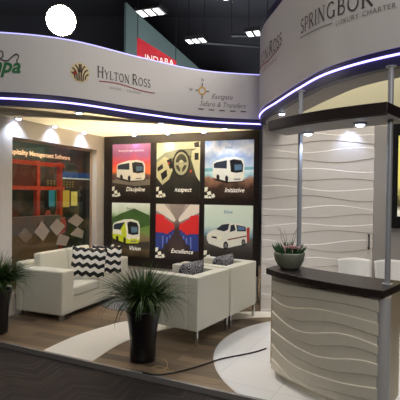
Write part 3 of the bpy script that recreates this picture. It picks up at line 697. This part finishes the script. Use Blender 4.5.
def cf(u, v):
    z = .075+v*(.953-.075); t = T0+(T1-T0)*u; h = wave_h(u*1.15, z, clines, .010)
    p = front(t, .068-h-.006); return (p.x, p.y, z)
mb = MB(); mb.grid(cf, 70, 420)
a0 = [front(T0+(T1-T0)*i/20, .062) for i in range(21)]; a1 = [front(T0+(T1-T0)*i/20, .0748) for i in range(21)]
mb.prism([tuple(p) for p in a0]+[tuple(p) for p in a1[::-1]], .075, .953)
mb.build('wave_panel', wave_counter, ct, world=True)
pc = front(.965, .092); mb = MB()
mb.lathe([(.048, .0032), (.048, .953)], (pc.x, pc.y, 0), 28); mb.build('corner_column', column_mat, ct, world=True, smooth=False)

# canopy slab over the counter and its two posts
cn = thing('canopy', 'dark wooden canopy slab hanging above the reception counter', 'canopy', (1.1, 3.8, 2.28))
MB().prism(top_poly(), 2.285, 2.37).build('slab', espresso, cn, world=True, bevel=.004)
MB().prism(top_poly(.03), 2.278, 2.2845).build('underside', grey_paint, cn, world=True)
def post(x, y, label):
    t = thing('post', label, 'post', (x, y, 0), 0, 'steel posts of the counter')
    MB().lathe([(.021, 1.012), (.021, 2.277)], seg=20).build('lower_tube', steel, t, smooth=False)
    MB().lathe([(.021, 2.372), (.021, 2.685)], seg=20).build('upper_tube', steel, t)
    MB().lathe([(.04, 1.0105), (.04, 1.018), (.022, 1.02)], seg=20).build('foot_flange', steel, t.children[0])
    MB().lathe([(.022, 2.68), (.04, 2.682), (.04, 2.6885)], seg=20).build('top_flange', steel, t.children[1])
post(.955, 4.225, 'slim steel post rising behind the succulent bowl')
post(1.455, 3.39, 'slim steel post at the right front corner of the counter')
downlight(1.005, 4.13, 2.277, 'round downlight at the left of the canopy underside', 'canopy downlights', 8, 130)
downlight(1.285, 3.56, 2.277, 'round downlight at the right of the canopy underside', 'canopy downlights', 8, 130)
ws = thing('added_wall_spotlight', 'small unseen spotlight added to wash the top of the wavy wall behind the canopy', 'lamp', (2.14, FZ+.03, 2.75))  # unseen fixture, added to carry the extra light on the wavy wall
MB().tube([(0, -.002, .02), (0, -.14, .02), (0, -.16, .0)], .008).build('arm', fixture_metal, ws)
hd = MB().lathe([(.02, .0), (.035, -.01), (.035, -.07), (.03, -.07)], (0, -.16, 0), 18).build('head', fixture_metal, ws)
MB().lathe([(.0001, -.072), (.028, -.068)], (0, -.16, 0), 18).build('lens', lamp_face, hd)
light('SPOT', (2.14, 6.19, 2.66), (2.14, 6.31, 2.3), 9, (0.58, 0.68, 1.0), spot=110, blend=.9, radius=.03)

# succulent bowl
bx, by = .832, 4.06
sb = thing('succulent_bowl', 'grey-green stone bowl of succulents on the counter end', 'plant', (bx, by, 1.011))
MB().lathe([(.06, 0), (.075, .0), (.105, .03), (.132, .08), (.142, .14), (.138, .155), (.128, .15), (.12, .12)], seg=40).build('bowl', bowl_mat, sb, smooth=True)
MB().lathe([(.124, .128), (.0001, .135)], seg=30).build('soil', soil, sb)
mb = MB()
for i in range(70):
    a = random.uniform(0, 2*PI); r = random.uniform(.01, .105); ln = random.uniform(.05, .12); ti = r/.105*1.0+random.uniform(-.2, .2)
    d = Vector((math.cos(a)*math.sin(ti), math.sin(a)*math.sin(ti), math.cos(ti))); b = Vector((math.cos(a)*r, math.sin(a)*r, .13))
    mb.tube([b, b+d*ln*.4, b+d*ln*.75+Vector((0, 0, .008)), b+d*ln+Vector((0, 0, .02))], [.007, .010, .006, .001], 6)
mb.build('succulent_leaves', succ_mat, sb, smooth=True)
for (x, y, r) in [(.015, -.055, .062), (-.045, -.03, .038), (.07, -.04, .04)]:
    mb = MB()
    for ring in range(3):
        for k in range(9):
            a = 2*PI*k/9+ring*.35; e = [.3, .75, 1.2][ring]; L_ = r*[.95, .9, .6][ring]
            d = Vector((math.cos(a)*math.cos(e), math.sin(a)*math.cos(e), math.sin(e))); b = Vector((x, y, .185)); sd = Vector((-math.sin(a), math.cos(a), 0))*r*.28
            mb.add([b, b+d*L_*.6+sd, b+d*L_, b+d*L_*.6-sd], [(0, 1, 2, 3)])
    mb.tube([(x, y, .13), (x, y, .186)], .006, 6)
    mb.build('rosette', bloom_mat, sb, solid=.003)
mb = MB()
for i in range(5):
    a = random.uniform(1.5, 4.5); x, y = -.01+.02*random.uniform(-1, 1), .0
    pts = [(x, y, .13)]; 
    for j in range(1, 6): pts.append((x+math.cos(a)*.022*j*(1 if i < 3 else -.8)+.012*math.sin(j*2+i), y+math.sin(a)*.01*j, .13+.05*j+.01*random.uniform(-1, 1)))
    mb.tube(pts, [.003, .0028, .0025, .002, .0016, .001], 5)
mb.build('twigs', twig_mat, sb)

# ------------------------------------------------------------------ sofa
so = thing('sofa', 'cream leather two-seater sofa below the window', 'sofa', (-1.763, 5.66, 0), math.atan2(E2.y, E2.x))
SL = 1.6
MB().box((.24, .03, .08), (SL-.24, .68, .285)).build('base', leather, so, bevel=.01)
for x0 in (0, SL-.24):
    MB().box((x0, 0, .08), (x0+.24, .68, .66)).build('armrest', leather, so, bevel=.025, seg=4)
MB().box((0, .681, .08), (SL, .79, .74)).build('back_frame', leather, so, bevel=.02, seg=4)
for x0, x1 in ((.243, .799), (.803, SL-.243)):
    MB().box((x0, .012, .288), (x1, .60, .42)).build('seat_cushion', leather, so, bevel=.03, seg=4)
for x0, x1 in ((.2, .799), (.801, SL-.2)):
    mb = MB(); mb.T = Matrix.Translation((0, .52, .42)) @ Matrix.Rotation(math.radians(-8), 4, 'X')
    a_, b_ = (x0, x1)
    mb.box((max(a_, .243), 0, 0), (min(b_, SL-.243), .15, .43)); mb.build('back_cushion', leather, so, bevel=.035, seg=4)
for x, y in ((.05, .05), (SL-.05, .05), (.05, .74), (SL-.05, .74)):
    MB().box((x-.025, y-.025, 0), (x+.025, y+.025, .082)).build('leg', chrome, so)

def cushion(x, y, z, rz, tilt, m, label, group, w=.46, h=.46, t=.15, roll=0):
    o = MB().pillow(w, h, t).build('cushion', m, smooth=True)
    o.location = (x, y, z); o.rotation_euler = (Matrix.Rotation(rz, 3, 'Z') @ Matrix.Rotation(tilt, 3, 'X') @ Matrix.Rotation(roll, 3, 'Y')).to_euler()
    return tag(o, label, 'cushion', group)
cushion(-1.655, 6.42, .425, math.radians(2), math.radians(-16), chevron, 'front chevron cushion, black and white zigzag, on the sofa', 'chevron cushions', .53, .47, .15, math.radians(4))
cushion(-1.42, 6.72, .425, math.radians(14), math.radians(-14), chevron, 'rear chevron cushion, half hidden behind the front one on the sofa', 'chevron cushions', .46, .46, .13, math.radians(2))

# ------------------------------------------------------------------ armchairs
def armchair(loc, rz, label):
    t = thing('armchair', label, 'armchair', loc, rz, 'cream club chairs')
    W, D = .735, .78
    MB().box((0, 0, .17), (W, .15, .77)).build('backrest', leather, t, bevel=.012, seg=3)
    MB().box((0, .151, .17), (.13, D, .77)).build('armrest', leather, t, bevel=.012, seg=3)
    MB().box((W-.13, .151, .17), (W, D, .77)).build('armrest', leather, t, bevel=.012, seg=3)
    MB().box((.131, .151, .17), (W-.131, D-.01, .33)).build('base', leather, t, bevel=.008)
    MB().box((.134, .155, .333), (W-.134, D-.005, .46)).build('seat_cushion', leather, t, bevel=.03, seg=4)
    for x in (.012, W-.042):
        for y in (.012, D-.042):
            MB().box((x, y, 0), (x+.03, y+.03, .172)).build('leg', chrome, t)
    return t
ac = armchair((-.014, 4.80, 0), math.radians(58), 'front cream leather club chair with its back to the counter, nearest the aisle')
a2 = dup(ac, (.402, 5.465, 0), math.radians(58), 'rear cream leather club chair, behind the front one near the wavy wall')
def onchair(t, x, y): return TM[t.name] @ Vector((x, y, 0))
p = onchair(ac, .367, .40); cushion(p.x, p.y, .463, math.radians(58), math.radians(14), damask, 'scroll-patterned black and white cushion in the front club chair', 'scroll cushions', .45, .43, .21, math.radians(0))
p = onchair(a2, .367, .40); cushion(p.x, p.y, .463, math.radians(58), math.radians(14), damask, 'scroll-patterned black and white cushion in the rear club chair', 'scroll cushions', .45, .42, .21, math.radians(0))

# ------------------------------------------------------------------ potted grasses
def grass_plant(loc, label, seed, limits=None):
    rnd = random.Random(seed)
    t = thing('potted_grass', label, 'plant', loc, 0, 'grass plants in black pots')
    MB().lathe([(.115, 0), (.126, .0), (.13, .04), (.132, .2), (.15, .36), (.178, .49), (.183, .505), (.181, .52), (.17, .52), (.16, .49), (.155, .45)], seg=40).build('pot', pot_black, t, smooth=True)
    pt = t.children[0]
    MB().lathe([(.157, .478), (.0001, .482)], seg=30).build('soil', soil, pt)
    mb = MB(); planes = limits or []
    def keep(p):
        for n, dm in planes:      # leaves pressed back by the wall or the sofa beside the pot
            d = p.x*n[0]+p.y*n[1]; a = .7*dm
            if d > a:
                q = a+.3*dm*(1-math.exp(-(d-a)/(.3*dm))); p = p+Vector((n[0], n[1], 0))*(q-d)
        return p
    for i in range(620):
        a = rnd.uniform(0, 2*PI); r0 = rnd.uniform(0, .1); ln = rnd.uniform(.32, .60); ti = rnd.random()**.9; wd = rnd.uniform(.0045, .0085)
        if ti < .35: ln *= .85
        d = Vector((math.cos(a), math.sin(a), 0)); p = Vector((math.cos(a)*r0, math.sin(a)*r0, .478)); vs = []; n = 9
        el_ = PI/2-ti*.85; droop = rnd.uniform(.8, 2.4)*(.25+ti)
        sd = Vector((-d.y, d.x, 0))
        for j in range(n+1):
            u = j/n; wj = wd*(1-u**2.2)+.0004
            vs += [keep(p-sd*wj+Vector((0, 0, wj*.5))), keep(p+Vector((0, 0, -wj*.2))), keep(p+sd*wj+Vector((0, 0, wj*.5)))]
            ang = el_-droop*u**1.3
            p = p+(d*math.cos(ang)+Vector((0, 0, math.sin(ang))))*ln/n
            if p.z < .56 and math.hypot(p.x, p.y) < .2: p.z = .56
            d = (d+sd*rnd.uniform(-.04, .04)).normalized()
        fs = []
        for j in range(n): fs += [(3*j, 3*j+1, 3*j+4, 3*j+3), (3*j+1, 3*j+2, 3*j+5, 3*j+4)]
        mb.add(vs, fs)
    mb.build('foliage', leaf_mat, t, smooth=True)
grass_plant((-.565, 4.46, 0), 'tall black pot of arching grass standing before the front armchair', 3, [((.53, .848), .56)])
grass_plant((-2.42, 5.24, 0), 'tall black pot of arching grass at the left end of the sofa', 9, [((-.9245, .381), .33), ((.381, .9245), .58)])

# rug
rg = MB(); rg.T = Matrix.Translation((-1.0, 6.62, 0)) @ Matrix.Rotation(math.radians(-22), 4, 'Z')
n = 40; rg.prism([(.50*math.cos(2*PI*i/n)*(1+.05*math.sin(5*2*PI*i/n)), .36*math.sin(2*PI*i/n)*(1+.08*math.sin(3*2*PI*i/n+1))) for i in range(n)], .003, .012)
tag(rg.build('rug', rug_mat), 'small grey striped rug on the floor in front of the sofa', 'rug')

# cables
def cable(name, pts, r, m, label):
    P3 = catmull(pts, 10); mb = MB(); mb.tube(P3, r, 8); return tag(mb.build(name, m, smooth=True), label, 'cable')
cable('cable', [(.74, 4.78, .011), (.62, 4.68, .011), (.49, 4.60, .011), (.36, 4.535, .011), (.23, 4.46, .011), (.09, 4.34, .011), (-.05, 4.23, .008), (-.18, 4.14, .008), (-.31, 4.075, .008), (-.42, 4.06, .008), (-.52, 4.10, .008)], .0075, cable_black, 'black cable trailing across the floor from the counter to the platform edge')
cable('cable', [(-.37, 4.44, .006), (-.33, 4.42, .006), (-.31, 4.36, .006), (-.30, 4.24, .006), (-.36, 4.16, .006), (-.42, 4.18, .006), (-.44, 4.23, .006), (-.38, 4.27, .006), (-.28, 4.20, .006)], .004, cable_tan, 'thin tan cable looped on the floor beside the front plant pot')

# ------------------------------------------------------------------ white chairs behind the counter
def white_chair(loc, rz, label):
    t = thing('dining_chair', label, 'chair', loc, rz, 'white chairs behind the counter')
    W = .43
    def bk(u, v):
        a = 2*u-1; return (a*W/2*(.92+.08*v), .05*(1-a*a)+.06*v-.02, .50+v*.35-.02*(a*a)*(v > .95))
    MB().grid(bk, 12, 8).build('backrest', plastic_white, t, smooth=True, solid=.018)
    def st(u, v): a = 2*u-1; return (a*W/2, -.42+v*.44, .455-.015*(1-a*a)+.02*v)
    MB().grid(st, 12, 8).build('seat', plastic_white, t, smooth=True, solid=.018)
    MB().tube([(-.12, .02, .45), (-.12, .05, .55)], .01).build('bracket', dark_metal, t); MB().tube([(.12, .02, .45), (.12, .05, .55)], .01).build('bracket', dark_metal, t)
    for x in (-1, 1):
        for y, yy in ((-.40, -.38), (.02, .0)):
            MB().tube([(x*.19, yy, .452), (x*.21, y+(.04 if y > 0 else -.03), 0)], .011).build('leg', chrome, t)
    return t
wc = white_chair((2.08, 5.86, 0), math.radians(-6), 'white plastic chair behind the counter, left one of the pair')
dup(wc, (2.52, 5.72, 0), math.radians(-8), 'white plastic chair behind the counter, right one beside the steel post')

# lightbox on the right wall
lb = thing('wall_lightbox', 'black framed backlit picture on the wall at the right edge', 'picture', (2.735, FZ-.031, 1.23))
mb = MB(); mb.box((0, -.05, 0), (.07, 0, 1.5)); mb.box((1.05, -.05, 0), (1.12, 0, 1.5)); mb.box((.07, -.05, 0), (1.05, 0, .17)); mb.box((.07, -.05, 1.32), (1.05, 0, 1.5)); mb.build('frame', dark_metal, lb)
yl = ramp_mat('print_yellow', [(0, srgb(90, 80, 60)), (.15, srgb(230, 226, 205)), (.25, srgb(60, 52, 40)), (.35, srgb(200, 190, 110)), (.6, srgb(226, 214, 110)), (1, srgb(238, 228, 130))], 1.5, emit=.7, nscale=8)
mb = MB(); mb.box((.07, -.03, .17), (1.05, 0, 1.32)); mb.build('picture_panel', yl, lb)

# ------------------------------------------------------------------ flood lamp above the fascia
fl = thing('flood_lamp', 'glaring white flood lamp on an arm above the curved fascia', 'lamp', (-1.70, 5.34, 3.76))
d = (Vector((0, 0, 1.7))-Vector((-1.70, 5.34, 3.76))).normalized()
rotm = d.to_track_quat('Z', 'Y').to_matrix().to_4x4()
mb = MB(); mb.T = rotm; mb.lathe([(.05, -.2), (.12, -.17), (.18, 0), (.19, .03), (.175, .03), (.168, .0)], seg=28); mb.build('housing', dark_metal, fl, smooth=True)
mb = MB(); mb.T = rotm; mb.lathe([(.0001, .012), (.172, .008)], seg=28); mb.build('lens', flood_face, fl)
mb = MB(); mb.tube([(0, .13, 0.0), (0, .16, -.1), (-.0, .12, -.36)], .012); mb.build('mounting_arm', dark_metal, fl)
# ------------------------------------------------------------------ stand seen through the window
def nb(s, z, off=0): return lw(s, z, -1.0-off)
bk = thing('exhibition_backdrop', 'dark printed backdrop reading Hospitality Management Software seen through the window', 'banner', nb(2.8, 0, 0))
dark_print = ramp_mat('print_dark', [(0, srgb(70, 50, 36)), (.2, srgb(40, 44, 34)), (.38, srgb(34, 40, 30)), (.45, srgb(80, 64, 40)), (.55, srgb(28, 40, 32)), (.75, srgb(60, 44, 36)), (1, srgb(44, 62, 54))], 2.7, emit=.12, nscale=2.2, namp=.35)
mb = MB(); slab(mb, nb, .8, 5.2, 0, 2.75, 0, .05); mb.build('panel', dark_print, bk, world=True)
mb = MB(); slab(mb, nb, 3.0, 4.6, 1.97, 2.08, -.02, -.001); mb.build('blue_shelf_edge', pm(24, 62, 110, .15), bk, world=True)
mb = MB(); slab(mb, nb, 3.0, 4.6, 1.94, 1.968, -.02, -.001); mb.build('white_shelf_edge', pm(170, 170, 160, .2), bk, world=True)
V, F = text_geo('Hospitality Management Software', .115, bold=.003); mb = MB(); mx_ = max(v[0] for v in V)
mb.add([nb(1.68+x*1.62/mx_, 2.315+y, -.004) for x, y in V], F); mb.build('headline', pm(236, 190, 150, .55), bk, world=True)
mb = MB()
for q in range(9):
    a = 2.66+q*.088
    for (u0, v0, u1, v1) in [(0, .1, .06, .115), (0, .05, .06, .065), (.024, 0, .038, .13), (0, 0, .06, .014)]:
        mb.add([nb(a+u0, 1.78+v0, -.004), nb(a+u1, 1.78+v0, -.004), nb(a+u1, 1.78+v1, -.004), nb(a+u0, 1.78+v1, -.004)], [(0, 1, 2, 3)])
mb.build('character_row', pm(130, 112, 62, .15), bk, world=True)
for i, (s0, s1, z0, z1, c) in enumerate([(2.72, 2.86, 1.42, 1.72, pm(60, 140, 150, .3)), (2.9, 3.05, 1.45, 1.72, pm(60, 120, 70, .3)), (3.1, 3.28, 1.4, 1.72, pm(190, 160, 60, .3)), (3.34, 3.52, 1.42, 1.7, pm(200, 180, 90, .3)), (3.6, 4.4, 1.15, 1.75, pm(26, 24, 24, 0))]):
    mb = MB(); slab(mb, nb, s0, s1, z0, z1, -.015, -.001); mb.build('screen', c, bk, world=True)
mb = MB()
for s0, z0 in [(2.55, 1.05), (2.7, 1.2), (2.86, 1.0), (2.98, 1.25), (3.12, 1.05)]:
    q = [(s0+.1*math.cos(2*PI*i/10), z0+.16*math.sin(2*PI*i/10)) for i in range(10)]; mb.add([nb(a, b, -.004) for a, b in q], [tuple(range(10))])
mb.build('printed_flowers', pm(172, 84, 74, .1), bk, world=True)
orange = mat('orange_paint', srgb(190, 62, 36), 0.5, noise=.08, emit=.03)
fr = thing('orange_frame', 'orange beam and post frame of the neighbouring stand behind the glass', 'frame', nb(2.2, 0, -.4))
def nf(s, z, off=0): return lw(s, z, -.6-off)
for s in (1.35, 1.95, 2.5):
    mb = MB(); slab(mb, nf, s, s+.07, 0, 2.2, -.035, .035); mb.build('post', orange, fr, world=True)
for z in (2.12, 1.72):
    mb = MB(); slab(mb, nf, 1.0, 2.62, z, z+.065, -.04, .04); mb.build('beam', orange, fr, world=True)
pn = MB(); slab(pn, nf, 1.421, 1.949, 1.79, 2.11, -.01, .01); pn.build('infill_panel', mat('orange_panel', srgb(104, 44, 32), .6, noise=.3), fr, world=True)
dk_ = thing('wooden_desk', 'wooden slatted desk of the neighbouring stand behind the glass', 'desk', nb(1.8, 0, -.3))
def nd(s, z, off=0): return lw(s, z, -.45-off)
mb = MB(); slab(mb, nd, .8, 2.3, 0, 1.02, -.05, .08); mb.build('front', mat('desk_wood', srgb(128, 98, 66), .5, noise=.2, nscale=9), dk_, world=True)
mb = MB(); slab(mb, nd, .8, 2.32, 1.021, 1.30, -.07, .08); mb.build('sign_panel', mat('desk_sign', srgb(120, 108, 98), .5, noise=.1), dk_, world=True)
V, F = text_geo('ACE', .1, bold=.003); mb = MB(); mb.add([nd(1.75+x, 1.12+y, .072-.145) for x, y in V], F); mb.build('sign_text', pm(40, 34, 32, 0), dk_, world=True)
light('AREA', lw(2.0, 3.1, -.55), nb(2.4, 1.2, -.2), 22, (1, .9, .75), 1.0)

# ------------------------------------------------------------------ hall beyond
struct(MB().add([(-30, 26, -.05), (30, 26, -.05), (30, 26, 12), (-30, 26, 12)], [(0, 1, 2, 3)]).build('wall_rear', hall_dark))
struct(MB().add([(-30, -8, 12), (30, -8, 12), (30, 26, 12), (-30, 26, 12)], [(0, 1, 2, 3)]).build('ceiling', hall_dark))
struct(MB().add([(-30, -8, -.05), (-30, 26, -.05), (-30, 26, 12), (-30, -8, 12)], [(0, 1, 2, 3)]).build('wall_left', hall_dark))
struct(MB().add([(30, -8, -.05), (30, 26, -.05), (30, 26, 12), (30, -8, 12)], [(0, 1, 2, 3)]).build('wall_right', hall_dark))
struct(MB().add([(-30, -8, -.05), (30, -8, -.05), (30, -8, 12), (-30, -8, 12)], [(0, 1, 2, 3)]).build('wall_front', hall_dark))
mb = MB(); mb.add([(-3.0, 17.5, 0), (-2.6, 18.2, 0), (.1, 20.5, 0), (.1, 20.5, 7.3), (-2.6, 18.2, 9.0), (-3.0, 17.5, 9.2)], [(0, 1, 4, 5), (1, 2, 3, 4)]); mb.box((.1, 20.4, 0), (2.0, 20.6, 6.6))
tag(mb.build('hall_partition', hall_teal, solid=.1), 'tall teal-lit partition wall far behind the stand', 'wall')
bn = thing('hanging_banner', 'red banner with white capitals hanging high in the hall behind the fascia', 'banner', (-1.45, 14, 5.6))
MB().add([(-.6, 0, -.3), (.65, .0, -.3), (.65, 0, .27), (-.6, 0, 1.02)], [(0, 1, 2, 3)]).build('cloth', banner_red, bn, solid=.03)
V, F = text_geo('INDABA', .30, bold=.002); MB().add([(-.36+x*.85, -.02, .27+y-.2*x*.85) for x, y in V], F).build('lettering', banner_letter, bn)
MB().tube([(-.58, 0, .98), (-.58, 0, 6.35)], .01).build('hanging_wire', dark_metal, bn); MB().tube([(.63, 0, .27), (.63, 0, 6.35)], .01).build('hanging_wire', dark_metal, bn)
def hall_light(x, y, z, label):
    t = thing('ceiling_light', label, 'lamp', (x, y, z), math.radians(-20), 'hall ceiling lights')
    hs = MB().box((-.38, -.25, 0), (.38, .25, .12)).build('housing', dark_metal, t)
    for k in range(3):
        mb = MB(); mb.box((-.34+.25*k, -.2, -.012), (-.18+.25*k, .2, -.0005)); mb.build('tube_panel', tube_face, hs)
    MB().tube([(-.3, 0, .12), (-.3, 0, 12-z)], .012).build('hanging_wire', dark_metal, t); MB().tube([(.3, 0, .12), (.3, 0, 12-z)], .012).build('hanging_wire', dark_metal, t)
hall_light(-1.42, 12.2, 6.66, 'hall ceiling light at the left, above the red banner')
hall_light(-.2, 16, 7.2, 'hall ceiling light in the middle, right of the red banner')
hall_light(1.77, 14, 6.78, 'hall ceiling light at the right, beside the round fascia')
hall_light(.85, 11.8, 6.98, 'hall ceiling light at the very top edge of the view')
for k, (a, b) in enumerate([((-.5, 16.4, 7.3), (3.4, 17.2, 7.35)), ((1.0, 15.0, 7.05), (4.5, 15.6, 7.3))]):
    t = thing('lighting_bar', ['long dark lighting bar behind the middle hall light', 'shorter dark lighting bar behind the right hall light'][k], 'bar', a)
    MB().tube([a, b], .05).build('pipe', dark_metal, t, world=True)
    for q in (a, b): MB().tube([(q[0], q[1], q[2]), (q[0], q[1], 11.99)], .012).build('hanging_wire', dark_metal, t, world=True)
